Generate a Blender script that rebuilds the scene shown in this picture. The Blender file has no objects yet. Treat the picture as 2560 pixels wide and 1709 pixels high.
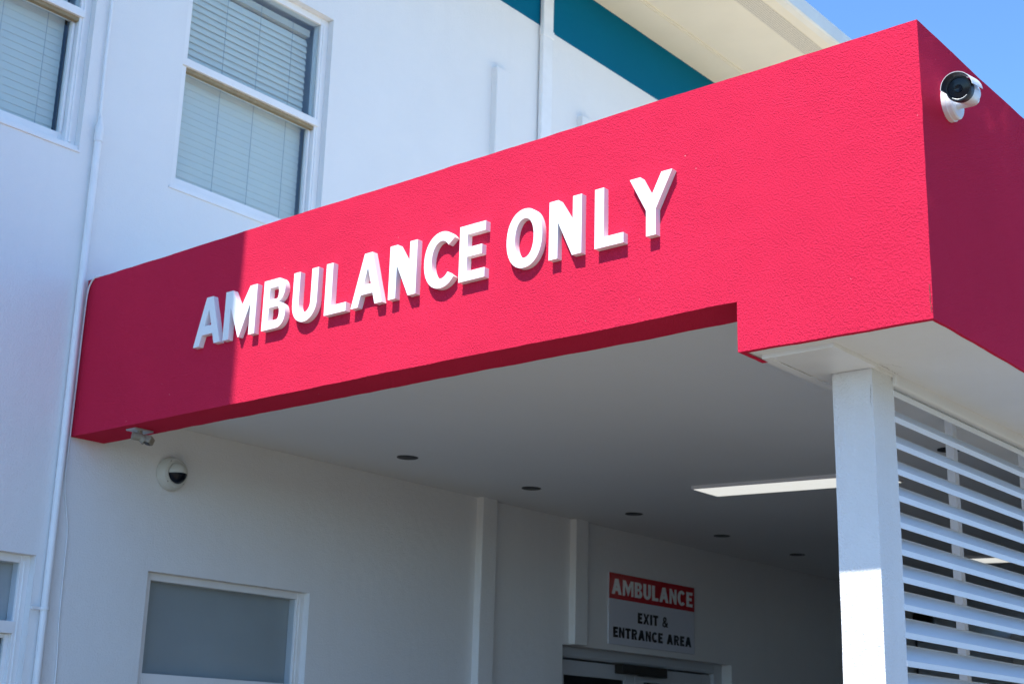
import bpy, bmesh, math, random
from mathutils import Vector, Matrix, noise
random.seed(7)
S = bpy.context.scene
COL = S.collection
PI = math.pi

# ------------------------------------------------------------------ helpers
def tag(o, label, cat, group=None):
    o['label'] = label; o['category'] = cat
    if group: o['group'] = group
    return o

def thing(name, loc, label, cat, group=None):
    o = bpy.data.objects.new(name, None); COL.objects.link(o)
    o.location = loc; o.empty_display_size = .1
    return tag(o, label, cat, group)

def put(o, parent):
    """parent o keeping its world coordinates (meshes are written in world coordinates)"""
    o.parent = parent
    w = Vector((0, 0, 0)); p = parent
    while p is not None:
        w += p.location; p = p.parent
    o.location = o.location - w
    return o

class MB:
    def __init__(s): s.v = []; s.f = []; s.d = {}
    def vert(s, p): s.v.append(tuple(p)); return len(s.v) - 1
    def key(s, p):
        k = (round(p[0], 4), round(p[1], 4), round(p[2], 4))
        if k not in s.d: s.d[k] = s.vert(p)
        return s.d[k]
    def poly(s, pts): s.f.append([s.vert(p) for p in pts])
    def box(s, x0, x1, y0, y1, z0, z1):
        b = len(s.v)
        for z in (z0, z1):
            for x, y in ((x0, y0), (x1, y0), (x1, y1), (x0, y1)): s.v.append((x, y, z))
        for q in ((3, 2, 1, 0), (4, 5, 6, 7), (0, 1, 5, 4), (1, 2, 6, 5), (2, 3, 7, 6), (3, 0, 4, 7)):
            s.f.append([b + i for i in q])
        return s
    def prism(s, prof, x0, x1):
        """closed (y,z) profile, counter-clockwise seen from +x, run along x"""
        n = len(prof); b = len(s.v)
        for x in (x0, x1):
            for y, z in prof: s.v.append((x, y, z))
        s.f.append([b + i for i in range(n)][::-1]); s.f.append([b + n + i for i in range(n)])
        for i in range(n):
            j = (i + 1) % n; s.f.append([b + i, b + j, b + n + j, b + n + i])
        return s
    def lathe(s, o, axis, prof, n=32, a0=0, a1=2 * PI, up=None):
        """prof: (along axis, radius) pairs"""
        w = Vector(axis).normalized(); o = Vector(o)
        u = Vector(up) if up else (Vector((0, 0, 1)) if abs(w.z) < .9 else Vector((1, 0, 0)))
        u = (u - w * u.dot(w)).normalized(); v = w.cross(u)
        full = abs(a1 - a0 - 2 * PI) < 1e-6; m = n if full else n + 1
        rings = []
        for a, r in prof:
            if r < 1e-6: rings.append([s.vert(o + w * a)]); continue
            rings.append([s.vert(o + w * a + (u * math.cos(a0 + (a1 - a0) * k / n) + v * math.sin(a0 + (a1 - a0) * k / n)) * r) for k in range(m)])
        for A, B in zip(rings, rings[1:]):
            for k in range(n):
                j = (k + 1) % m
                if len(A) == 1 and len(B) == 1: continue
                if len(A) == 1: s.f.append([A[0], B[j], B[k]])
                elif len(B) == 1: s.f.append([A[k], A[j], B[0]])
                else: s.f.append([A[k], A[j], B[j], B[k]])
        return s
    def cyl(s, p0, p1, r0, r1=None, n=20):
        p0 = Vector(p0); p1 = Vector(p1); L = (p1 - p0).length; r1 = r0 if r1 is None else r1
        return s.lathe(p0, p1 - p0, [(0, 0), (0, r0), (L, r1), (L, 0)], n)
    def tube(s, pts, r, n=10):
        pts = [Vector(p) for p in pts]; prev = None; U = None
        for i, p in enumerate(pts):
            t = (pts[min(i + 1, len(pts) - 1)] - pts[max(i - 1, 0)]).normalized()
            if U is None:
                U = t.orthogonal().normalized()
            U = (U - t * U.dot(t)).normalized(); V = t.cross(U)
            ring = [s.vert(p + (U * math.cos(2 * PI * k / n) + V * math.sin(2 * PI * k / n)) * r) for k in range(n)]
            if prev:
                for k in range(n): s.f.append([prev[k], prev[(k + 1) % n], ring[(k + 1) % n], ring[k]])
            else: s.f.append(ring[::-1])
            prev = ring
        s.f.append(prev)
        return s
    def grid(s, o, du, dv, step):
        """welded grid of small quads; normal du x dv"""
        o = Vector(o); du = Vector(du); dv = Vector(dv)
        nu = max(1, round(du.length / step)); nv = max(1, round(dv.length / step))
        idx = [[s.key(o + du * (i / nu) + dv * (j / nv)) for j in range(nv + 1)] for i in range(nu + 1)]
        for i in range(nu):
            for j in range(nv):
                s.f.append([idx[i][j], idx[i + 1][j], idx[i + 1][j + 1], idx[i][j + 1]])
        return s
    def rough(s, amp, freq):
        out = []
        for p in s.v:
            q = Vector(p)
            d = noise.noise_vector(q * freq) * amp * .7 + noise.noise_vector(q * freq * 3.1 + Vector((7, 3, 1))) * amp * .32 + noise.noise_vector(q * 1.7) * amp * 1.2
            out.append(tuple(q + d))
        s.v = out; return s
    def build(s, name, mat, parent=None, smooth=None, bevel=0, fix=True):
        me = bpy.data.meshes.new(name); me.from_pydata(s.v, [], s.f)
        if fix:
            bm = bmesh.new(); bm.from_mesh(me); bmesh.ops.recalc_face_normals(bm, faces=bm.faces); bm.to_mesh(me); bm.free()
        me.materials.append(mat)
        if smooth is not None:
            for p in me.polygons: p.use_smooth = True
            me.set_sharp_from_angle(angle=math.radians(smooth))
        o = bpy.data.objects.new(name, me); COL.objects.link(o)
        if bevel:
            m = o.modifiers.new('edge', 'BEVEL'); m.width = bevel; m.segments = 2; m.limit_method = 'ANGLE'; m.angle_limit = math.radians(40)
        if parent is not None: put(o, parent)
        return o

def structure(o):
    o['kind'] = 'structure'; return o

# ------------------------------------------------------------------ materials
def mat(name, col, rough=.6, spec=.3, bump=None, var=0, var_scale=1.2, specks=None, metallic=0, stain=None, coat=0, streak=0):
    """bump: list of (scale, height) noise octaves in metres; var: slow tone drift; specks: (scale, threshold, colour)"""
    m = bpy.data.materials.new(name); m.use_nodes = True
    nt = m.node_tree; N = nt.nodes; L = nt.links
    b = N['Principled BSDF']
    b.inputs['Roughness'].default_value = rough; b.inputs['Specular IOR Level'].default_value = spec
    b.inputs['Metallic'].default_value = metallic; b.inputs['Coat Weight'].default_value = coat
    b.inputs['Base Color'].default_value = (*col, 1)
    geo = N.new('ShaderNodeNewGeometry')
    cur = None
    def mixc(fac, a, bcol, mode='MIX'):
        x = N.new('ShaderNodeMix'); x.data_type = 'RGBA'; x.blend_type = mode
        L.new(fac, x.inputs[0])
        if isinstance(a, tuple): x.inputs[6].default_value = (*a, 1)
        else: L.new(a, x.inputs[6])
        x.inputs[7].default_value = (*bcol, 1)
        return x.outputs[2]
    def nz(scale, detail=4, rg=.55):
        n = N.new('ShaderNodeTexNoise'); n.inputs['Scale'].default_value = scale; n.inputs['Detail'].default_value = detail
        n.inputs['Roughness'].default_value = rg
        L.new(geo.outputs['Position'], n.inputs['Vector']); return n.outputs['Fac']
    def ramp(x, lo, hi):
        r = N.new('ShaderNodeMapRange'); r.inputs[1].default_value = lo; r.inputs[2].default_value = hi
        L.new(x, r.inputs[0]); return r.outputs[0]
    if var:
        cur = mixc(ramp(nz(var_scale, 5, .6), .3, .72), tuple(c * (1 - var) for c in col), tuple(min(1, c * (1 + var * .6)) for c in col))
    if streak:
        mp = N.new('ShaderNodeMapping'); mp.inputs['Scale'].default_value = (7, 7, .5); L.new(geo.outputs['Position'], mp.inputs['Vector'])
        sn = N.new('ShaderNodeTexNoise'); sn.inputs['Scale'].default_value = 1; sn.inputs['Detail'].default_value = 5; L.new(mp.outputs[0], sn.inputs['Vector'])
        cur = mixc(ramp(sn.outputs['Fac'], .5, .78), cur if cur is not None else col, tuple(c * k for c, k in zip(col, (1 - streak, 1 - streak * 1.05, 1 - streak * 1.15))))
    if stain:
        sc, lo, hi, sc_col = stain
        cur = mixc(ramp(nz(sc, 6, .65), lo, hi), cur if cur is not None else col, sc_col)
    if specks:
        sc, th, spc = specks
        cur = mixc(ramp(nz(sc, 1, .4), th, th + .015), cur if cur is not None else col, spc)
    if cur is not None: L.new(cur, b.inputs['Base Color'])
    if bump:
        h = None
        for sc, ht in bump:
            x = N.new('ShaderNodeMath'); x.operation = 'MULTIPLY'; x.inputs[1].default_value = ht
            L.new(nz(sc, 3, .6), x.inputs[0])
            if h is None: h = x.outputs[0]
            else:
                a = N.new('ShaderNodeMath'); a.operation = 'ADD'; L.new(h, a.inputs[0]); L.new(x.outputs[0], a.inputs[1]); h = a.outputs[0]
        bp = N.new('ShaderNodeBump'); bp.inputs['Strength'].default_value = 1; bp.inputs['Distance'].default_value = 1
        L.new(h, bp.inputs['Height']); L.new(bp.outputs[0], b.inputs['Normal'])
    return m

def glass(name, tint=(.9, .95, .95), ior=1.5, rough=.0):
    m = bpy.data.materials.new(name); m.use_nodes = True; nt = m.node_tree; N = nt.nodes; L = nt.links
    N.remove(N['Principled BSDF']); out = N['Material Output']
    t = N.new('ShaderNodeBsdfTransparent'); t.inputs[0].default_value = (*tint, 1)
    g = N.new('ShaderNodeBsdfGlossy'); g.inputs['Roughness'].default_value = rough
    lw = N.new('ShaderNodeLayerWeight'); lw.inputs[0].default_value = .5                # Schlick, the same from both sides
    pw = N.new('ShaderNodeMath'); pw.operation = 'POWER'; pw.inputs[1].default_value = 5; L.new(lw.outputs['Facing'], pw.inputs[0])
    f = N.new('ShaderNodeMath'); f.operation = 'MULTIPLY_ADD'; f.inputs[1].default_value = .95; f.inputs[2].default_value = .05; L.new(pw.outputs[0], f.inputs[0])
    x = N.new('ShaderNodeMixShader'); L.new(f.outputs[0], x.inputs[0]); L.new(t.outputs[0], x.inputs[1]); L.new(g.outputs[0], x.inputs[2])
    L.new(x.outputs[0], out.inputs[0]); return m

def emit(name, col, strength):
    m = bpy.data.materials.new(name); m.use_nodes = True; b = m.node_tree.nodes['Principled BSDF']
    b.inputs['Base Color'].default_value = (.8, .8, .8, 1); b.inputs['Roughness'].default_value = .4
    b.inputs['Emission Color'].default_value = (*col, 1); b.inputs['Emission Strength'].default_value = strength
    return m

M_red = mat('red_stucco', (.685, .0255, .073), .88, .05, bump=[(172, .0075), (420, .0016)], var=.07, specks=(70, .835, (.75, .3, .32)))
M_wall = mat('white_painted_render', (.775, .775, .775), .7, .2, bump=[(110, .0026), (9, .004)], var=.035, var_scale=.9, streak=.02)
M_col = mat('white_rough_stucco', (.80, .80, .80), .75, .2, bump=[(120, .0048), (300, .0015)], var=.05, var_scale=4, streak=.06)
M_soff = mat('white_canopy_soffit', (.76, .755, .74), .7, .25, bump=[(120, .001), (7, .004)], var=.04, var_scale=2, stain=(5, .66, .8, (.52, .49, .44)))
M_ceil = mat('white_canopy_ceiling', (.78, .78, .78), .6, .25, bump=[(60, .0004), (1.3, .01)], var=.02)
M_teal = mat('teal_paint', (.0, .12, .215), .8, .06, bump=[(90, .0012), (9, .003)], var=.05)
M_eave = mat('cream_eave_board', (.78, .72, .58), .55, .3, var=.04, var_scale=2)
M_gutter = mat('cream_gutter', (.76, .74, .66), .4, .4, var=.05, var_scale=3)
M_trim = mat('white_trim_paint', (.80, .80, .80), .38, .4, var=.04, var_scale=6)
M_letter = mat('white_letter_enamel', (.86, .86, .86), .35, .4)
M_alu = mat('white_powder_coat', (.78, .785, .80), .38, .4, var=.04, var_scale=4)
M_pipe = mat('white_pipe_paint', (.80, .81, .82), .4, .4, var=.05, var_scale=9)
M_blind = mat('pale_blind_slat', (.80, .745, .64), .5, .3)
M_head = mat('beige_blind_rail', (.62, .56, .47), .5, .3)
M_cordm = mat('blind_cord_grey', (.36, .38, .40), .8, .1)
M_track = mat('brown_sash_track', (.30, .235, .14), .6, .2, var=.2, var_scale=20)
M_shade = mat('grey_roller_shade', (.50, .49, .46), .9, .1, var=.12, var_scale=1.5)
M_curtain = mat('dark_grey_curtain', (.16, .18, .19), .9, .1)
M_dark = mat('dark_room', (.02, .02, .022), .9, .1)
M_darkglass = mat('dark_door_glass', (.008, .009, .01), .12, .5)
M_brown = mat('dark_brown_plastic', (.028, .024, .02), .5, .3)
M_doorp = mat('grey_white_door_paint', (.55, .57, .60), .45, .3)
M_black = mat('matt_black_plastic', (.012, .012, .014), .45, .4)
M_lens = mat('dark_lens_glass', (.006, .008, .014), .12, .22)
M_camw = mat('white_camera_shell', (.80, .80, .79), .35, .45)
M_camg = mat('grey_white_camera_shell', (.60, .60, .56), .45, .4, var=.08, var_scale=14)
M_beige = mat('beige_plastic', (.27, .245, .19), .5, .3, var=.1, var_scale=30)
M_steel = mat('grey_steel_plate', (.5, .52, .56), .4, .5, metallic=.3)
M_roofdeck = mat('pale_roof_membrane', (.86, .75, .56), .8, .2, var=.08)
M_roof = mat('grey_roof_sheet', (.45, .46, .47), .5, .4)
M_ground = mat('asphalt_ground', (.215, .19, .145), .9, .2, bump=[(60, .004)], var=.12, var_scale=.6)
M_signw = mat('white_sign_face', (.62, .64, .72), .18, .5)
M_signr = mat('red_sign_band', (.45, .004, .012), .18, .5)
M_signk = mat('black_sign_ink', (.006, .006, .007), .25, .4)
M_signl = mat('white_sign_ink', (.85, .87, .88), .2, .5)
M_lampbody = mat('grey_lamp_housing', (.72, .70, .71), .5, .3)
M_panel = emit('lit_lamp_diffuser', (1, 1, .94), .235)
M_crack = mat('dark_crack', (.10, .08, .06), .9, .1)
M_glass = glass('window_glass', (.90, .95, .97))
M_frost = glass('hazy_window_glass', (.90, .94, .97), rough=.35)
M_vent = mat('eave_vent_strip', (.66, .62, .52), .6, .3)

# perforated strip: fine rows of holes in the vent board
def vent_dots(m):
    nt = m.node_tree; N = nt.nodes; L = nt.links; b = N['Principled BSDF']
    geo = N.new('ShaderNodeNewGeometry'); v = N.new('ShaderNodeTexVoronoi'); v.feature = 'F1'; v.inputs['Scale'].default_value = 55
    v.inputs['Randomness'].default_value = 0
    r = N.new('ShaderNodeMapRange'); r.inputs[1].default_value = .26; r.inputs[2].default_value = .34
    x = N.new('ShaderNodeMix'); x.data_type = 'RGBA'; x.inputs[6].default_value = (.30, .27, .22, 1); x.inputs[7].default_value = (.70, .65, .54, 1)
    L.new(geo.outputs['Position'], v.inputs['Vector']); L.new(v.outputs['Distance'], r.inputs[0]); L.new(r.outputs[0], x.inputs[0]); L.new(x.outputs[2], b.inputs['Base Color'])
vent_dots(M_vent)

# ------------------------------------------------------------------ camera, light, sky
cam = bpy.data.cameras.new('camera'); co = bpy.data.objects.new('camera', cam); COL.objects.link(co)
RT = ((0.63723797, -0.77019004, 0.02711214), (0.23172789, 0.15793708, -0.95987398), (0.73500337, 0.61795079, 0.27911802))
r, d, f = [Vector(v) for v in RT]
co.matrix_world = Matrix(((r.x, -d.x, -f.x, 0), (r.y, -d.y, -f.y, 0), (r.z, -d.z, -f.z, 1.6), (0, 0, 0, 1)))
cam.sensor_width = 36; cam.lens = 50.006; cam.clip_end = 3000; cam.clip_start = .05
cam.dof.use_dof = True; cam.dof.focus_distance = 5.1; cam.dof.aperture_fstop = 6.0
S.camera = co

SUN_SLOPE = 1.75
sd = Vector((1, -.006, -SUN_SLOPE)).normalized()
sl = bpy.data.lights.new('sun', 'SUN'); sl.energy = 2.6; sl.angle = math.radians(.65); sl.color = (1, .965, .90)
so = bpy.data.objects.new('sun', sl); COL.objects.link(so); so.location = (-20, 0, 40)
so.rotation_euler = sd.to_track_quat('-Z', 'Y').to_euler()
W = bpy.data.worlds.new('World'); S.world = W; W.use_nodes = True
wn = W.node_tree.nodes; wl = W.node_tree.links
sky = wn.new('ShaderNodeTexSky'); sky.sky_type = 'NISHITA'; sky.sun_disc = False
sky.sun_elevation = math.atan(SUN_SLOPE); sky.sun_rotation = math.radians(-90)
sky.air_density = .65; sky.dust_density = .1; sky.ozone_density = 3.0; sky.altitude = 20
bg = wn['Background']; bg.inputs['Strength'].default_value = .15
tint = wn.new('ShaderNodeMix'); tint.data_type = 'RGBA'; tint.blend_type = 'MULTIPLY'; tint.inputs[0].default_value = 1
tint.inputs[7].default_value = (.61, .805, .91, 1)                       # a deep clear blue
wl.new(sky.outputs[0], tint.inputs[6]); wl.new(tint.outputs[2], bg.inputs[0])
S.view_settings.view_transform = 'Standard'; S.view_settings.look = 'None'; S.view_settings.exposure = 1.65; S.view_settings.gamma = 1
S.render.resolution_x = 1024; S.render.resolution_y = 683
S.cycles.max_bounces = 10; S.cycles.diffuse_bounces = 6; S.cycles.use_denoising = True

# ------------------------------------------------------------------ ground
g = MB(); g.poly([(-900, -900, 0), (900, -900, 0), (900, 900, 0), (-900, 900, 0)])
structure(g.build('ground', M_ground))
g = MB(); g.poly([(4.3, 1.4, .004), (15.9, 1.4, .004), (15.9, 5.99, .004), (4.3, 5.99, .004)])  # dark sheet added under the canopy to cut light bounced off the ground
structure(g.build('bounce_cut_sheet', mat('bounce_cut_dark', (.035, .035, .036), .9, .2, bump=[(60, .004)], var=.15)))
g = MB(); pv = None
for i in range(91):                                                     # unseen bank, added to block low sky light from the louvre blades
    x = -120 + 3 * i; k = min(1, max(.12, (x + 6) / 9)); h = (5.2 + .9 * noise.noise(Vector((x * .11, 0, 4)))) * k
    v = [g.vert((x, -8, -.1)), g.vert((x, -10.5, h * .6)), g.vert((x, -13, h)), g.vert((x, -40, h * 1.1)), g.vert((x, -70, -.1))]
    if pv:
        for k in range(4): g.f.append([pv[k], v[k], v[k + 1], pv[k + 1]])
    pv = v
structure(g.build('shade_bank', mat('shade_bank_green', (.05, .065, .035), .95, .1, var=.4, var_scale=.15), smooth=60))

# ------------------------------------------------------------------ main building
bld = thing('hospital_building', (8, 6, 0), 'white two-storey building with teal band under a cream eave', 'building')
XL, XR, WT = -12.0, 27.0, 7.50
OPEN = dict(ul=(2.60, 3.68, 4.49, 5.957), ur=(4.25, 5.33, 4.49, 5.957), ll=(2.62, 3.715, .95, 2.443), lr=(4.35, 5.444, .95, 2.443), dr=(7.757, 9.937, 0, 2.335))
w = MB()
xs = sorted({XL, XR, *[v for o in OPEN.values() for v in o[:2]]}); zs = sorted({0, WT, *[v for o in OPEN.values() for v in o[2:]]})
for i in range(len(xs) - 1):
    for j in range(len(zs) - 1):
        cx = (xs[i] + xs[i + 1]) / 2; cz = (zs[j] + zs[j + 1]) / 2
        if any(o[0] < cx < o[1] and o[2] < cz < o[3] for o in OPEN.values()): continue
        a, b_, c, e = xs[i], xs[i + 1], zs[j], zs[j + 1]
        w.f.append([w.key((a, 6, c)), w.key((b_, 6, c)), w.key((b_, 6, e)), w.key((a, 6, e))])
DEP = 6.26
for a, b_, c, e in OPEN.values():
    w.poly([(a, 6, c), (a, 6, e), (a, DEP, e), (a, DEP, c)]); w.poly([(b_, 6, c), (b_, DEP, c), (b_, DEP, e), (b_, 6, e)])
    w.poly([(a, 6, e), (b_, 6, e), (b_, DEP, e), (a, DEP, e)]); w.poly([(a, 6, c), (a, DEP, c), (b_, DEP, c), (b_, 6, c)])
w.poly([(XL, 6, 0), (XL, 6, WT), (XL, 16, WT), (XL, 16, 0)]); w.poly([(XR, 6, 0), (XR, 16, 0), (XR, 16, WT), (XR, 6, WT)])
w.poly([(XL, 16, 0), (XL, 16, WT), (XR, 16, WT), (XR, 16, 0)])
w.build('wall', M_wall, bld, fix=False)
rm = MB()
for x0, x1, z0, z1 in ((XL + .1, 6.9, .02, 3.4), (XL + .1, 26.8, 3.5, 7.3), (7.0, 26.8, .02, 3.4)):
    rm.poly([(x0, 7.5, z0), (x1, 7.5, z0), (x1, 7.5, z1), (x0, 7.5, z1)]); rm.poly([(x0, 6.27, z0), (x1, 6.27, z0), (x1, 7.5, z0), (x0, 7.5, z0)]); rm.poly([(x0, 6.27, z1), (x1, 6.27, z1), (x1, 7.5, z1), (x0, 7.5, z1)])
rm.build('interior', M_dark, bld, fix=False)
t = MB().box(XL, XR, 5.996, 6.05, 6.812, 7.325); t.build('teal_band', M_teal, bld)
for x0, x1, z0 in ((6.834, 6.981, 0), (7.825, 7.970, 2.338)):
    p = MB().box(x0, x1, 5.948, 6.02, z0, 6.252); p.build('pilaster', M_wall, bld, bevel=.006)
# roof, eave, gutter
rf = MB().prism([(4.86, 7.44), (4.86, 7.475), (11, 9.2), (16.5, 7.6), (16.5, 7.5), (11, 9.1)][::-1], XL - .4, XR + .4)
roof = rf.build('roof', M_roof, bld)
so_ = MB().box(XL - .4, XR + .4, 4.872, 5.708, 7.33, 7.36).build('soffit', M_eave, roof)
MB().box(XL - .4, XR + .4, 5.712, 5.994, 7.318, 7.352).box(XL - .4, XR + .4, 5.69, 5.711, 7.322, 7.345).build('soffit_border', M_eave, roof)
MB().box(XL - .4, XR + .4, 4.955, 5.125, 7.3275, 7.3298).build('soffit_vent', M_vent, roof)
gp = [(4.868, 7.322), (4.868, 7.47), (4.86, 7.47), (4.86, 7.332), (4.818, 7.332), (4.811, 7.345), (4.811, 7.462), (4.802, 7.468), (4.802, 7.338), (4.815, 7.322)]
MB().prism(gp, XL - .45, XR + .45).build('gutter', M_gutter, roof)

def ring(mb, x0, x1, z0, z1, y0, y1, wl_, wr, wb, wt):
    mb.box(x0, x0 + wl_, y0, y1, z0, z1); mb.box(x1 - wr, x1, y0, y1, z0, z1)
    mb.box(x0 + wl_, x1 - wr, y0 + .0015, y1, z0, z0 + wb); mb.box(x0 + wl_, x1 - wr, y0 + .0015, y1, z1 - wt, z1)

def upper_window(dx, cords, bx0, bx1, lab):
    a, b_, c, e = 4.25 + dx, 5.33 + dx, 4.49, 5.957
    f_ = MB(); ring(f_, a, b_, c, e, 6.045, 6.11, .06, .06, .04, .044)
    f_.box(a + .001, b_ - .034, 6.032, 6.075, 5.229, 5.274)              # meeting rail
    f_.box(b_ - .045, b_ - .03, 6.038, 6.06, c + .04, e - .045)
    f_.box(a - .0, b_, 6.012, 6.05, c, c + .022)
    f_.box(a - .012, b_ + .004, 5.992, 6.03, c - .017, c - .003)
    win = f_.build('window', M_trim, bld, bevel=.0025); win['label'] = lab
    s_ = MB(); ring(s_, a + .045, b_ - .045, c + .041, 5.226, 6.079, 6.108, .034, .034, .05, .012)
    s_.box(b_ - .0795, b_ - .066, 6.072, 6.079, c + .092, 5.2)
    s_.build('sash', M_trim, win, bevel=.002)
    MB().box(a + .062, b_ - .062, 6.050, 6.074, 5.206, 5.2275).box(a + .062, b_ - .062, 6.0765, 6.088, 5.212, 5.2265).build('sash_track', M_track, win)
    MB().box(a + .06, b_ - .06, 6.062, 6.066, 5.276, e - .045).build('pane', M_glass, win)
    MB().box(a + .078, b_ - .078, 6.092, 6.096, c + .09, 5.215).build('pane', M_glass, win)
    bl = MB(); z = 4.57; P = .0412
    while z < 5.83:
        th = math.radians(76 if z > 5.27 else 83.5); hw = .0265
        y, zz = 6.150, z
        dy, dz = math.cos(th) * hw, math.sin(th) * hw
        pr = []
        for k in range(7):                                              # slightly crowned slat
            q = -1 + 2 * k / 6; cr = .0022 * (1 - q * q)
            pr.append((y + dy * q - dz / hw * cr, zz + dz * q + dy / hw * cr))
        pr2 = [(yy + .0015, z2 - .0006) for yy, z2 in pr[::-1]]
        bl.prism(pr + pr2, bx0, bx1); z += P
    blind = bl.build('blind', M_blind, win, smooth=30)
    MB().box(bx0, bx1, 6.125, 6.175, 5.842, 5.885).build('head_rail', M_head, win)
    for x in cords:
        z = 4.56; cd = MB()
        while z < 5.84:
            cd.tube([(x, 6.121, z), (x + .002, 6.123, z + .02), (x, 6.121, z + .0412)], .0014, 5); z += .0412
        cd.build('blind_cord', M_cordm, win)
    return win
upper_window(0, (4.357, 4.610, 4.859, 5.110), 4.275, 5.252, 'sash window above the red canopy')
upper_window(-1.65, (2.735, 2.985, 3.235, 3.485), 2.625, 3.598, 'sash window at the upper left corner')

def lower_window(a, b_, rail_top, rail_bot, lab, curtain):
    c, e = .95, 2.443
    f_ = MB(); ring(f_, a, b_, c, e, 6.045, 6.11, .055, .05, .05, .038)
    f_.box(a + .05, b_ - .045, 6.041, 6.1, rail_bot, rail_top)
    f_.box(b_ - .034, b_ - .024, 6.039, 6.06, c, e - .03)
    win = f_.build('window', M_trim, bld, bevel=.0025); win['label'] = lab
    s_ = MB(); ring(s_, a + .055, b_ - .05, c + .05, rail_bot - .001, 6.07, 6.1, .03, .02, .04, .02); s_.build('sash', M_trim, win, bevel=.002)
    MB().box(a + .055, b_ - .05, 6.062, 6.066, rail_top, e - .038).build('pane', M_frost, win)
    MB().box(a + .084, b_ - .069, 6.083, 6.087, c + .09, rail_bot - .02).build('pane', M_glass, win)
    MB().box(a + .01, b_ - .01, 6.115, 6.119, rail_bot, e - .01).build('roller_shade', M_shade, win)
    if curtain:
        cu = MB(); n = 60; v0 = None
        for k in range(n + 1):
            x = a + .02 + (b_ - a - .04) * k / n; y = 6.16 + .02 * math.sin(k * 1.55) + .008 * math.sin(k * .6)
            v = (cu.vert((x, y, c)), cu.vert((x, y, rail_bot + .02)))
            if v0: cu.f.append([v0[0], v[0], v[1], v0[1]])
            v0 = v
        cu.build('curtain', M_curtain, win, smooth=60)
    else:
        MB().box(a + .01, b_ - .01, 6.121, 6.125, c, rail_bot - .001).build('roller_shade', M_shade, win)
lower_window(4.35, 5.444, 1.946, 1.880, 'wide grey-shaded window under the canopy', False)
lower_window(2.62, 3.715, 2.135, 2.080, 'window at the lower left with a curtain', True)

# double door
a, b_, e = 7.757, 9.937, 2.335
f_ = MB(); f_.box(a, a + .055, 6.09, 6.2, 0, e); f_.box(b_ - .12, b_, 6.09, 6.2, 0, e); f_.box(a + .055, b_ - .12, 6.0925, 6.2, 2.262, e)
f_.box(a + .055, b_ - .12, 6.08, 6.0915, 2.270, 2.285)
door = f_.build('door', M_doorp, bld, bevel=.003); door['label'] = 'grey double door under the canopy'
lf = MB(); m_ = 8.776
for x0, x1 in ((a + .06, m_ - .004), (m_ + .004, b_ - .125)):
    lf.box(x0, x0 + .115, 6.12, 6.165, .01, 2.25); lf.box(x1 - .115, x1, 6.12, 6.165, .01, 2.25)
    lf.box(x0 + .115, x1 - .115, 6.1215, 6.165, 2.148, 2.25); lf.box(x0 + .115, x1 - .115, 6.1215, 6.165, .01, .25)
    MB().box(x0 + .115, x1 - .115, 6.138, 6.146, .25, 2.148).build('pane', M_darkglass, door)
lf.build('door_leaf', M_doorp, door, bevel=.002)
MB().box(8.525, 8.80, 6.045, 6.118, 2.190, 2.256).box(8.806, 9.105, 6.05, 6.118, 2.186, 2.256).build('door_closer', M_brown, door, bevel=.004)

# ------------------------------------------------------------------ pipes and cables on the wall
p = MB().tube([(3.752, 5.985, 7.3), (3.756, 5.985, 6.2), (3.762, 5.985, 5.0), (3.768, 5.984, 4.68)], .0085, 10)
pt = thing('wall_pipe', (3.77, 5.97, 0), 'thin white pipe running down the wall left of the red canopy', 'pipe')
p.build('upper_pipe', M_pipe, pt, smooth=40)
MB().tube([(3.7665, 5.974, 4.60), (3.7665, 5.974, 3.9), (3.772, 5.974, 3.0), (3.774, 5.974, 2.2), (3.777, 5.974, 1.6), (3.777, 5.974, .05)], .0185, 16).build('lower_pipe', M_pipe, pt, smooth=40)
MB().lathe((3.7665, 5.974, 4.56), (0, 0, 1), [(0, .0185), (0, .0225), (.03, .0228), (.075, .0225), (.095, .017), (.125, .0088), (.14, .0088)], 18).build('reducer', M_pipe, pt, smooth=40)
for z in (2.2,):
    MB().lathe((3.774 if z < 3 else 3.768, 5.974, z - .006), (0, 0, 1), [(0, .019), (0, .0235), (.012, .0235), (.012, .019)], 18).box(3.708, 3.752, 5.972, 5.985, z - .006, z + .006).box(3.79, 3.806, 5.972, 5.985, z - .006, z + .006).build('clamp', M_pipe, pt, smooth=40)
def smooth_path(pts, n=8):
    P_ = [Vector(q) for q in pts]; out = []
    for i in range(len(P_) - 1):
        p0 = P_[max(i - 1, 0)]; p1 = P_[i]; p2 = P_[i + 1]; p3 = P_[min(i + 2, len(P_) - 1)]
        for k in range(n):
            t_ = k / n
            out.append(.5 * ((2 * p1) + (p2 - p0) * t_ + (2 * p0 - 5 * p1 + 4 * p2 - p3) * t_ ** 2 + (3 * p1 - p0 - 3 * p2 + p3) * t_ ** 3))
    return out + [P_[-1]]
cb = MB().tube(smooth_path([(3.86, 5.90, 3.835), (3.825, 5.905, 3.838), (3.811, 5.92, 3.832), (3.811, 5.955, 3.812), (3.811, 5.978, 3.765), (3.811, 5.985, 3.64), (3.811, 5.986, 3.3), (3.813, 5.99, 2.934), (3.819, 5.994, 2.79), (3.859, 5.994, 2.584), (3.865, 5.994, 2.40), (3.871, 5.994, 2.149), (3.886, 5.994, 1.88), (3.888, 5.994, 1.2), (3.885, 5.994, .1)]), .0042, 8)
tag(cb.build('cable', M_pipe, smooth=50), 'thin white cable curling off the canopy corner and down the wall', 'cable')
dp = thing('downpipe', (7.4, 5.96, 3.7), 'square white downpipe crossing the teal band', 'downpipe')
MB().box(7.343, 7.462, 5.952, 5.99, 3.66, 7.20).build('pipe', M_pipe, dp, bevel=.008)
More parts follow.
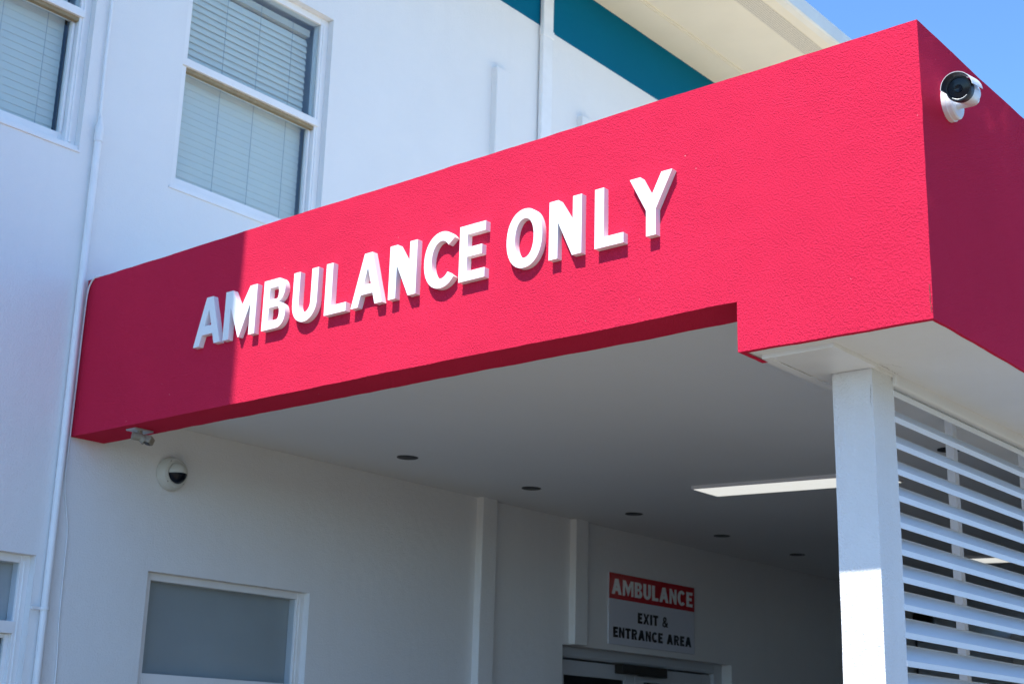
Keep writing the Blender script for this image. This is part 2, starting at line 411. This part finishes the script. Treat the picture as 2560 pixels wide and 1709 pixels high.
MB().box(7.335, 7.480, 5.90, 5.9945, 7.12, 7.30).build('elbow', M_pipe, dp, bevel=.02)
MB().box(7.337, 7.468, 5.9475, 5.989, 6.72, 6.78).build('bracket', M_pipe, dp, bevel=.004)

# ------------------------------------------------------------------ canopy
X0, X1 = 3.821, 16.0
YC, YI, ZB, ZM, ZT = 1.606, 2.264, 2.86, 3.03, 3.83
can = thing('canopy', (X0, 4, 0), 'red stucco ambulance canopy on white columns, projecting from the white building', 'canopy')
r_ = MB(); st = .018
V = Vector
def G(o, du, dv, s_=st): r_.grid(o, du, dv, s_)
G((X0, 6, ZM), (0, -(6 - YI), 0), (0, 0, ZT - ZM)); G((X0, YI, ZM), (0, -(YI - YC), 0), (0, 0, ZT - ZM)); G((X0, YI, ZB), (0, -(YI - YC), 0), (0, 0, ZM - ZB))
XE = 6.2
G((X0, YC, ZM), (XE - X0, 0, 0), (0, 0, ZT - ZM)); G((X0, YC, ZB), (XE - X0, 0, 0), (0, 0, ZM - ZB))
G((XE, YC, ZB), (X1 - XE, 0, 0), (0, 0, ZT - ZB), .12)
G((X0, YI, ZM), (0, 6 - YI, 0), (.19, 0, 0)) ; G((X0, YI, ZB), (0, 0, ZM - ZB), (.157, 0, 0))
G((X0, YC, ZB), (0, YI - YC, 0), (.022, 0, 0)); G((X0 + .022, YI - .021, ZB), (0, .021, 0), (.135, 0, 0))
G((X0 + .022, YC, ZB), (0, .012, 0), (XE - X0 - .022, 0, 0)); G((XE, YC, ZB), (0, .012, 0), (X1 - XE, 0, 0), .12)
G((X0, YC, ZT), (.19, 0, 0), (0, 6 - YC, 0), .03); G((X0 + .19, YC, ZT), (X1 - X0 - .19, 0, 0), (0, .19, 0), .06)
r_.rough(.0023, 9)
r_.build('fascia', M_red, can, smooth=50, fix=False)
# the structure behind the red render
MB().box(X0 + .012, X1, YC + .006, YI - .006, ZB + .0045, ZM + .16).build('soffit', M_soff, can)
MB().box(X0 + .1, X0 + .19, YI - .03, 5.995, ZM + .006, ZT - .01).box(X0 + .19, X1, YC + .1, YC + .19, ZM + .2, ZT - .01).build('parapet', M_wall, can)
dk = MB(); dk.box(X0 + .185, X1, YC + .185, 5.997, 3.50, 3.66); dk.build('roof_deck', M_roofdeck, can)
cl = MB(); cz = lambda y: 3.193 - .027 * (6 - y)
cl.prism([(YI - .022, cz(YI)), (5.998, cz(5.998)), (5.998, 3.49), (YI - .022, 3.49)], X0 + .18, X1); cl.build('ceiling', M_ceil, can)
MB().box(X1 - .15, X1 - .001, YI + .01, 5.99, 0, 3.05).build('end_wall', M_wall, can)
# cover plate round the column head, edged by a bead
MB().box(3.912, 5.2, 1.985, 2.200, ZB - .006, ZB + .02).box(3.900, 3.913, 1.968, 2.225, ZB - .010, ZB + .02).box(3.913, 5.2, 2.2005, 2.226, ZB - .009, ZB + .02).box(3.913, 4.205, 1.968, 1.9845, ZB - .009, ZB + .02).build('column_plate', M_trim, can, bevel=.002)
def column(x0, x1, y0, y1, z1):
    c = MB(); s_ = .022
    c.grid((x0, y1, 0), (0, y0 - y1, 0), (0, 0, z1), s_); c.grid((x0, y0, 0), (x1 - x0, 0, 0), (0, 0, z1), s_)
    c.grid((x1, y0, 0), (0, y1 - y0, 0), (0, 0, z1), .05); c.grid((x1, y1, 0), (x0 - x1, 0, 0), (0, 0, z1), .05)
    c.rough(.0014, 10); return c.build('column', M_col, can, smooth=50, fix=False)
column(4.2, 4.36, 1.987, 2.130, ZB - .004)
column(6.6, 6.76, 1.987, 2.130, ZB - .004)
column(15.6, 15.76, 1.987, 2.130, ZB - .004)
# hairline cracks in the render and in the paint round the column head
def crack(pts, side, width, jit, seed):
    """a thin ribbon along pts; side = the direction in which it has its width"""
    m = MB(); pv = None; side = V(side); n = 0; P_ = [V(q) for q in pts]; tot = sum((q - p).length for p, q in zip(P_, P_[1:])); run = 0
    for p, q in zip(P_, P_[1:]):
        st_ = max(2, int((q - p).length / .007))
        for k in range(st_ + 1):
            c = p.lerp(q, k / st_); c = c + side * jit * noise.noise(V((n * .7, seed, 1.3))); u = (run + (q - p).length * k / st_) / tot
            h = width * (.35 + .65 * abs(noise.noise(V((n * .45, seed, 5))))) * min(1, 8 * u, 8 * (1 - u)) + .00005
            v = (m.vert(c - side * h), m.vert(c + side * h)); n += 1
            if pv: m.f.append([pv[0], pv[1], v[1], v[0]])
            pv = v
        run += (q - p).length
    return m.build('crack', M_crack, can)
crack([(X0 - .0032, YC + .006, 2.875), (X0 - .0032, YC + .007, 2.968)], (0, 1, 0), .0021, .003, 1)
zs_ = ZB + .0030
crack([(4.205, 1.964, zs_), (4.27, 1.966, zs_), (4.36, 1.970, zs_)], (0, 1, 0), .0011, .004, 2)
crack([(4.21, 1.964, zs_), (4.235, 1.935, zs_), (4.29, 1.92, zs_)], (0, 1, 0), .0008, .006, 3)
crack([(3.97, 2.199, ZB - .0075), (4.1, 2.2, ZB - .0075), (4.2, 2.2, ZB - .0075)], (0, 1, 0), .0016, .001, 4)
crack([(4.1985, 2.128, ZB - .0085), (4.1985, 2.06, ZB - .0085), (4.1985, 1.99, ZB - .0085)], (1, 0, 0), .0016, .002, 5)
crack([(4.1975, 1.993, 2.80), (4.1975, 1.995, 2.72)], (0, 1, 0), .0008, .004, 6)

# ------------------------------------------------------------------ louvre screen
lv = thing('louvre_screen', (4.36, 2.0, 0), 'white horizontal louvre screen beside the white column under the canopy', 'louvre screen')
bl = MB(); z = 2.808; PITCH = .0882; XF = 6.595
for k in range(29):
    y0 = 1.985
    pr = [(y0, z - .019), (y0 + .004, z - .019), (y0 + .004, z - .002), (y0 + .076, z + .0535), (y0 + .076, z + .0615), (y0 + .0725, z + .0615), (y0 + .0705, z + .056), (y0 + .003, z + .0015), (y0, z)]
    bl.prism(pr, 4.355, XF); z -= PITCH
bl.build('blades', M_alu, lv)
MB().box(4.355, XF, 1.975, 2.02, 2.824, 2.874).build('head_trim', M_alu, lv, bevel=.008)
bl2 = None
x = 5.018; k = 0
while x < XF - .1:
    mu = MB().box(x, x + .036, 2.0625, 2.094, .15, 2.86).build('mullion', M_alu, lv, bevel=.002)
    if x < 6.6:
        for j in range(11):
            zc = 2.808 - PITCH * (j + 0) + .0565
            MB().box(x + .032, x + .068, 2.0605, 2.075, zc - .003, zc + .0065).box(x - .004, x + .04, 2.058, 2.0622, zc - .004, zc + .003).build('clip', M_alu, mu)
    x += .735; k += 1
MB().box(6.762, 15.598, 2.02, 2.10, 0, ZB + .003).build('light_block_wall', M_wall, can)  # unseen solid wall, added past the louvres to keep light out of the deep canopy

# ------------------------------------------------------------------ lettering: outlines in units of the cap height
def arc(cx, cy, rx, ry, a0, a1, n=18, e=2.0):
    out = []
    for k in range(n + 1):
        a = math.radians(a0 + (a1 - a0) * k / n); c, s_ = math.cos(a), math.sin(a)
        out.append((cx + rx * math.copysign(abs(c) ** (2 / e), c), cy + ry * math.copysign(abs(s_) ** (2 / e), s_)))
    return out
def glyph(ch, w, s, b):
    """list of closed outlines; w width, s upright stroke, b cross stroke"""
    if ch == 'A':
        t_ = s * 1.13; h = t_ / 2; c = w / 2; sl_ = (c - h)                 # slant run over the full height
        y1, y2 = .22, .22 + b * 1.08; dx = s * 1.02
        inl = lambda y: dx + y * sl_; inr = lambda y: w - dx - y * sl_
        ap = (c - dx) / sl_
        return [[(0, 0), (dx, 0), (inl(y1), y1), (inr(y1), y1), (w - dx, 0), (w, 0), (c + h, 1), (c - h, 1)], [(inl(y2), y2), (inr(y2), y2), (c, min(ap, .93))]]
    if ch == 'M':
        c = w / 2; k = s * 1.12
        return [[(0, 0), (s * .98, 0), (s * .98, .66), (c - .015, 0), (c + .015, 0), (w - s * .98, .66), (w - s * .98, 0), (w, 0), (w, 1), (w - k * 1.08, 1), (c, .56 if s < .22 else .48), (k * 1.08, 1), (0, 1)]]
    if ch == 'N':
        k = s * 1.0
        return [[(0, 0), (s, 0), (s, .62), (w - k * 1.03, 0), (w, 0), (w, 1), (w - s, 1), (w - s, .54 - (s - .18) * .6), (k * 1.03, 1), (0, 1)]]
    if ch == 'L': return [[(0, 0), (w, 0), (w, b), (s, b), (s, 1), (0, 1)]]
    if ch == 'I': return [[(0, 0), (s, 0), (s, 1), (0, 1)]]
    if ch == 'T': return [[(w / 2 - s / 2, 0), (w / 2 + s / 2, 0), (w / 2 + s / 2, 1 - b), (w, 1 - b), (w, 1), (0, 1), (0, 1 - b), (w / 2 - s / 2, 1 - b)]]
    if ch == 'E':
        m0 = .5 - b * .42; m1 = m0 + b
        return [[(0, 0), (w, 0), (w, b), (s, b), (s, m0), (w * .88, m0), (w * .88, m1), (s, m1), (s, 1 - b), (w, 1 - b), (w, 1), (0, 1)]]
    if ch == 'X':
        k = s * 1.2; c = w / 2
        return [[(0, 0), (k, 0), (c, .5 - .5 * k / (w) * .9), (w - k, 0), (w, 0), (c + k * .52, .5), (w, 1), (w - k, 1), (c, .5 + .5 * k / w * .9), (k, 1), (0, 1), (c - k * .52, .5)]]
    if ch == 'Y':
        c = w / 2; k = s * 1.12
        return [[(c - s / 2, 0), (c + s / 2, 0), (c + s / 2, .42), (w, 1), (w - k, 1), (c, .63), (k, 1), (0, 1), (c - s / 2, .42)]]
    if ch == 'U':
        ry = .36; r1 = w / 2; r2 = w / 2 - s
        o = [(0, 1), (0, ry)] + arc(r1, ry, r1, ry + .012, 180, 360)[1:-1] + [(w, ry), (w, 1), (w - s, 1), (w - s, ry)] + arc(r1, ry, r2, ry - b, 360, 180)[1:-1] + [(s, ry), (s, 1)]
        return [o]
    if ch == 'O':
        return [arc(w / 2, .5, w / 2, .515, 0, 360, 48, 2.15)[:-1], arc(w / 2, .5, w / 2 - s, .515 - b, 0, 360, 40, 2.15)[:-1]]
    if ch == 'C':
        rx = w * .53
        o = arc(rx, .5, rx, .515, 42, 318, 34, 2.1); i = arc(rx, .5, rx - s, .515 - b, 316, 44, 30, 2.1)
        x_, y_ = o[0]
        return [o + i]
    if ch in 'BR':
        r1 = (1 + .04 - .48) / 2
        yt = 1; ym = .52
        ru = (yt - ym) / 2; up = arc(w * .94 - ru * .9, (yt + ym) / 2, ru * .9, ru, 90, -90, 16)
        hs = lambda y0, y1, xr: [(s, y0), (xr, y0)] + arc(xr, (y0 + y1) / 2, (w * .94 - s) - xr if (w * .94 - s) > xr else .05, (y1 - y0) / 2, -90, 90, 12)[1:-1] + [(xr, y1), (s, y1)]
        if ch == 'B':
            rl = ym / 2
            o = [(0, 1)] + up + arc(w - rl * .9, rl, rl * .9, rl, 90, -90, 16)[1:] + [(0, 0)]
            h1 = [(s, ym + b * .42), (w * .94 - ru * .9, ym + b * .42)] + arc(w * .94 - ru * .9, (1 - b + ym + b * .42) / 2, ru * .9 - s * .98, (1 - b - ym - b * .42) / 2, -90, 90, 12)[1:-1] + [(w * .94 - ru * .9, 1 - b), (s, 1 - b)]
            h2 = [(s, b), (w - rl * .9, b)] + arc(w - rl * .9, (b + ym - b * .5) / 2, rl * .9 - s * .98, (ym - b * 1.5) / 2, -90, 90, 12)[1:-1] + [(w - rl * .9, ym - b * .5), (s, ym - b * .5)]
            return [o, h1, h2]
        ym = .42; ru = (1 - ym) / 2
        up = arc(w * .95 - ru * .95, (1 + ym) / 2, ru * .95, ru, 90, -90, 16)
        o = [(0, 1)] + up + [(w * .72, ym - .01), (w, 0), (w - s * 1.15, 0), (s + .04, ym - b * .05), (s, ym - b * .05), (s, 0), (0, 0)]
        h1 = [(s, ym + b * .85), (w * .95 - ru * .95, ym + b * .85)] + arc(w * .95 - ru * .95, (1 - b + ym + b * .85) / 2, max(.04, ru * .95 - s), (1 - b - ym - b * .85) / 2, -90, 90, 10)[1:-1] + [(w * .95 - ru * .95, 1 - b), (s, 1 - b)]
        return [o, h1]
    if ch == '&':
        k = w / .82
        o = [(.82, 0), (.56, 0), (.50, .06), (.40, -.01), (.27, -.02), (.10, .05), (.02, .2), (.06, .37), (.19, .5), (.12, .63), (.12, .80), (.21, .95), (.36, 1.01), (.53, .96), (.62, .82), (.59, .65), (.45, .52), (.58, .35), (.65, .47), (.81, .43), (.70, .2)]
        return [[(x * k, y) for x, y in o], [(.36 * k, .62), (.43 * k, .70), (.43 * k, .79), (.36 * k, .83), (.30 * k, .79), (.30 * k, .70)], [(.29 * k, .38), (.21 * k, .28), (.22 * k, .19), (.31 * k, .14), (.42 * k, .19)]]
WID = dict(A=.83, M=.93, B=.665, U=.68, L=.57, N=.665, C=.73, E=.585, O=.757, Y=.79, X=.78, I=.26, T=.66, R=.72)
WID['&'] = .8

def outline_mesh(name, outs, extrude):
    cu = bpy.data.curves.new(name, 'CURVE'); cu.dimensions = '2D'; cu.fill_mode = 'BOTH'; cu.extrude = extrude
    for o in outs:
        sp = cu.splines.new('POLY'); sp.points.add(len(o) - 1)
        for q, (x, y) in zip(sp.points, o): q.co = (x, y, 0, 1)
        sp.use_cyclic_u = True
    ob = bpy.data.objects.new(name, cu)
    me = bpy.data.meshes.new_from_object(ob); me.name = name
    me.set_sharp_from_angle(angle=math.radians(25))
    bpy.data.objects.remove(ob); bpy.data.curves.remove(cu)
    return me

CAP, BASE = .2245, 3.3205
LET = [('A', .936, 1.121, 'white raised A that starts the word AMBULANCE, in shadow'), ('M', 1.141, 1.353, 'white raised M of AMBULANCE, half shaded and half sunlit'), ('B', 1.399, 1.546, 'white raised B on the red canopy fascia'), ('U', 1.589, 1.7415, 'white raised U on the red canopy fascia'),
       ('L', 1.790, 1.9185, 'white raised L between the U and A of AMBULANCE'), ('A', 1.948, 2.126, 'sunlit white raised A between the L and N of AMBULANCE'), ('N', 2.160, 2.3095, 'white raised N between the A and C of AMBULANCE'), ('C', 2.350, 2.519, 'white raised C touching the E of AMBULANCE'),
       ('E', 2.534, 2.6645, 'white raised E that ends the word AMBULANCE'), ('O', 2.770, 2.939, 'white raised O that starts the word ONLY'), ('N', 2.971, 3.1185, 'white raised N between the O and L of ONLY'), ('L', 3.177, 3.3015, 'white raised L between the N and Y of ONLY'), ('Y', 3.328, 3.505, 'white raised Y that ends the word ONLY')]
TH = .0135
for ch, u0, u1, lab in LET:
    wd = (u1 - u0) / CAP
    if ch == 'C': wd *= 1.0
    outs = glyph(ch, wd, .178, .168)
    me = outline_mesh('sign_letter', [[(x * CAP, y * CAP) for x, y in o] for o in outs], TH)
    me.materials.append(M_letter)
    o = bpy.data.objects.new('sign_letter', me); COL.objects.link(o)
    o.matrix_world = Matrix(((0, 0, -1, X0 - TH + .0005), (-1, 0, 0, 6 - u0), (0, 1, 0, BASE), (0, 0, 0, 1)))
    tag(o, lab, 'letter', 'white letters on the red fascia')

# small wall sign
sg = thing('wall_sign', (8.82, 5.99, 2.37), 'red and white AMBULANCE EXIT & ENTRANCE AREA sign above the double door', 'sign')
MB().box(8.266, 9.378, 5.985, 5.998, 2.378, 2.878).build('sign_panel', M_signw, sg, bevel=.001)
MB().box(8.2665, 9.3775, 5.9835, 5.9849, 2.695, 2.8775).build('red_band', M_signr, sg)
def text(name, m, parts, cap, base, x0, x1, s, b, gap, space):
    """one line of print, stretched to run from x0 to x1"""
    tot = 0; pos = []
    for ch in parts:
        if ch == ' ': tot += space; continue
        pos.append((ch, tot)); tot += WID[ch] * (1.0 if ch != 'I' else s / .26) + gap
    tot -= gap; k = (x1 - x0) / tot
    it = iter(pos)
    for word in parts.split(' '):
        outs = []
        for ch, p0 in [next(it) for _ in word]:
            for o in glyph(ch, WID[ch] if ch != 'I' else s, s * (.80 if ch in 'NMX' else 1), b):
                outs.append([(x0 + (p0 + x) * k, base + y * cap) for x, y in o])
        me = outline_mesh(name, outs, .0003); me.materials.append(m)
        o = bpy.data.objects.new(name, me); COL.objects.link(o)
        o.matrix_world = Matrix(((1, 0, 0, 0), (0, 0, -1, 5.9829 if base > 2.7 else 5.9843), (0, 1, 0, 0), (0, 0, 0, 1)))
        put(o, sg)
text('heading_text', M_signl, 'AMBULANCE', .110, 2.728, 8.296, 9.350, .25, .20, .10, .3)
text('middle_text', M_signk, 'EXIT &', .076, 2.547, 8.622, 9.017, .28, .235, .10, .42)
text('bottom_text', M_signk, 'ENTRANCE AREA', .074, 2.427, 8.318, 9.332, .28, .235, .10, .42)

# ------------------------------------------------------------------ ceiling fittings
def downlight(x, y, lab):
    z = cz(y); t_ = thing('downlight', (x, y, z), lab, 'downlight', 'recessed downlights in the canopy ceiling')
    MB().lathe((x, y, z + .001), (0, 0, -1), [(0, .060), (.004, .060), (.005, .052), (.0015, .051)], 28).build('trim_ring', M_black, t_, smooth=40)
    MB().lathe((x, y, z - .0012), (0, 0, -1), [(0, .0515), (.0015, .050), (.0022, .03), (.003, 0)], 28).build('lamp_face', M_black, t_, smooth=60)
labs = ['dark recessed downlight nearest the dome camera in the row along the wall', 'dark recessed downlight above the gap between the two pilasters', 'dark recessed downlight above the AMBULANCE sign', 'dark recessed downlight right of the sign, below the lit panel', 'dark recessed downlight just left of the white column']
for x, lab in zip((5.593, 6.691, 7.787, 8.900, 10.020), labs): downlight(x, 5.437, lab)
downlight(6.64, 2.75, 'dark recessed downlight seen through the top of the louvre screen')
def panel(x, lab):
    y0, y1 = 3.295, 4.495; t_ = thing('ceiling_lamp', (x, 4, cz(4)), lab, 'ceiling lamp', 'lit ceiling lamps under the canopy')
    sl_ = lambda a_, b_, h0, h1: [(a_, cz(a_) - h0), (b_, cz(b_) - h0), (b_, cz(b_) - h1), (a_, cz(a_) - h1)]
    MB().prism(sl_(y0, y1, .019, -.002), x, x + .285).build('housing', M_lampbody, t_, bevel=.003)
    MB().prism(sl_(y0 + .012, y1 - .012, .0212, .017), x + .012, x + .273).build('diffuser', M_panel, t_)
panel(7.02, 'long lit white ceiling lamp left of the white column')
panel(10.50, 'lit white ceiling lamp seen through the louvre gaps')

# ------------------------------------------------------------------ cameras and small fittings
dc = thing('dome_camera', (4.43, 6, 2.945), 'round white dome security camera on the wall under the canopy', 'security camera')
c0 = V((4.425, 5.998, 2.946)); ax = V((0, -1, 0))
MB().lathe(c0, ax, [(0, .086), (.018, .088), (.030, .084), (.052, .074), (.056, .066), (.056, .053)], 40).build('housing', M_camg, dc, smooth=35)
hub = c0 + ax * .048 + V((.004, 0, -.002))
eye = MB(); n = 28
prof = [(.056 * math.sin(PI / 2 * k / 10), .056 * math.cos(PI / 2 * k / 10)) for k in range(11)]
MB().lathe(hub, ax, prof, 36, -PI / 2 - .05, PI / 2 + .05, up=(0, 0, 1)).build('dome_cover', M_camg, dc, smooth=60)
MB().lathe(hub + V((0, .0015, 0)), ax, [(a * .985, q * .985) for a, q in prof], 36, PI / 2 + .05, 3 * PI / 2 - .05, up=(0, 0, 1)).build('dome_window', M_lens, dc, smooth=60)
MB().lathe(c0 + ax * .056, ax, [(0, .0535), (.003, .054), (.004, .060), (.001, .062)], 36).build('rim', M_camg, dc, smooth=40)
for a_ in (125, 225, 315):
    q = c0 + ax * .0525 + V((math.cos(math.radians(a_)) * .068, 0, math.sin(math.radians(a_)) * .068))
    MB().lathe(q, ax, [(0, .004), (.002, .004), (.0022, 0)], 10).build('screw', M_black, dc)

bc = thing('bullet_camera', (4.024, 1.606, 3.62), 'white bullet security camera on the shaded end of the red canopy', 'security camera')
MB().lathe((4.024, 1.608, 3.618), (0, -1, 0), [(0, .0575), (.018, .0585), (.019, .056), (.032, .0545), (.036, .050), (.037, 0)], 36).build('base', M_camw, bc, smooth=35)
rear = V((.972, .068, .225)).normalized(); lens = V((3.822, 1.488, 3.560)); tail = lens + rear * .145
MB().tube(smooth_path([(4.022, 1.575, 3.612), (4.016, 1.535, 3.606), (3.985, 1.506, 3.592), (3.945, 1.499, 3.584)], 5), .0175, 16).build('arm', M_camw, bc, smooth=40)
MB().lathe(lens, rear, [(.012, .0355), (.03, .0360), (.100, .0350), (.118, .031), (.126, .02), (.126, 0)], 36).build('body', M_camw, bc, smooth=35)
MB().lathe(lens, rear, [(.03, .0388), (.004, .0400), (-.003, .0385), (-.003, .0335), (.002, .0325)], 36).build('lens_ring', M_black, bc, smooth=35)
MB().lathe(lens, rear, [(.0005, .033), (-.0008, .02), (-.0012, 0)], 36).build('front_glass', M_lens, bc, smooth=60)
MB().lathe(lens, rear, [(-.0014, .0125), (-.0045, .0115), (-.004, .008), (-.0018, 0)], 24).build('lens', M_lens, bc, smooth=60)
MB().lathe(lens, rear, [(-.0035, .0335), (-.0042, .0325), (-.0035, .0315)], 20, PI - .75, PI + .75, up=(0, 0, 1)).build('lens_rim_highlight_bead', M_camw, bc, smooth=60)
hd = MB().lathe(lens, rear, [(-.022, .0485), (-.022, .0470), (.080, .0470), (.080, .0485), (-.022, .0485)], 28, -1.55, 1.55, up=(0, 0, 1))
hd.build('hood', M_camw, bc, smooth=40)
MB().lathe(lens, rear, [(-.023, .0465), (.06, .0465)], 28, -1.5, 1.5, up=(0, 0, 1)).build('hood_lining', M_black, bc, smooth=60)

ss = thing('beam_sensor', (3.91, 5.52, 3.03), 'small beige sensor on a steel plate under the red canopy beam', 'sensor')
MB().box(3.862, 3.966, 5.535, 5.607, 3.021, 3.029).build('mounting_plate', M_steel, ss, bevel=.001)
MB().cyl((3.905, 5.556, 3.021), (3.905, 5.553, 2.995), .012).cyl((3.868, 5.562, 2.993), (3.912, 5.545, 2.990), .019).build('swivel', M_beige, ss, smooth=40)
MB().cyl((3.91, 5.548, 2.990), (3.925, 5.535, 2.972), .021).build('neck', M_beige, ss, smooth=40)
bd = MB().box(-.023, .023, -.021, .021, -.017, .019).build('body', M_beige, None, bevel=.007)
bd.rotation_euler = (.25, .3, .5); bd.location = (3.938, 5.528, 2.978); put(bd, ss)
bk = MB().box(-.015, .015, -.014, .014, -.0195, -.016).build('sensor_window', M_black, None, bevel=.001)
bk.rotation_euler = (.25, .3, .5); bk.location = (3.938, 5.528, 2.978); put(bk, ss)

wd_ = thing('wall_speaker', (13.5, 6, 3.0), 'black dome fixture on the dark wall seen through the louvre gaps', 'wall fixture')
MB().lathe((13.5, 5.999, 2.955), (0, -1, 0), [(0, .17), (.03, .17), (.04, .155), (.10, .11), (.13, .05), (.135, 0)], 32).build('dome', M_black, wd_, smooth=40)
MB().tube([(13.36, 5.985, 2.87), (13.355, 5.985, 2.5), (13.355, 5.985, 1.2)], .012, 8).build('conduit', M_black, wd_, smooth=40)
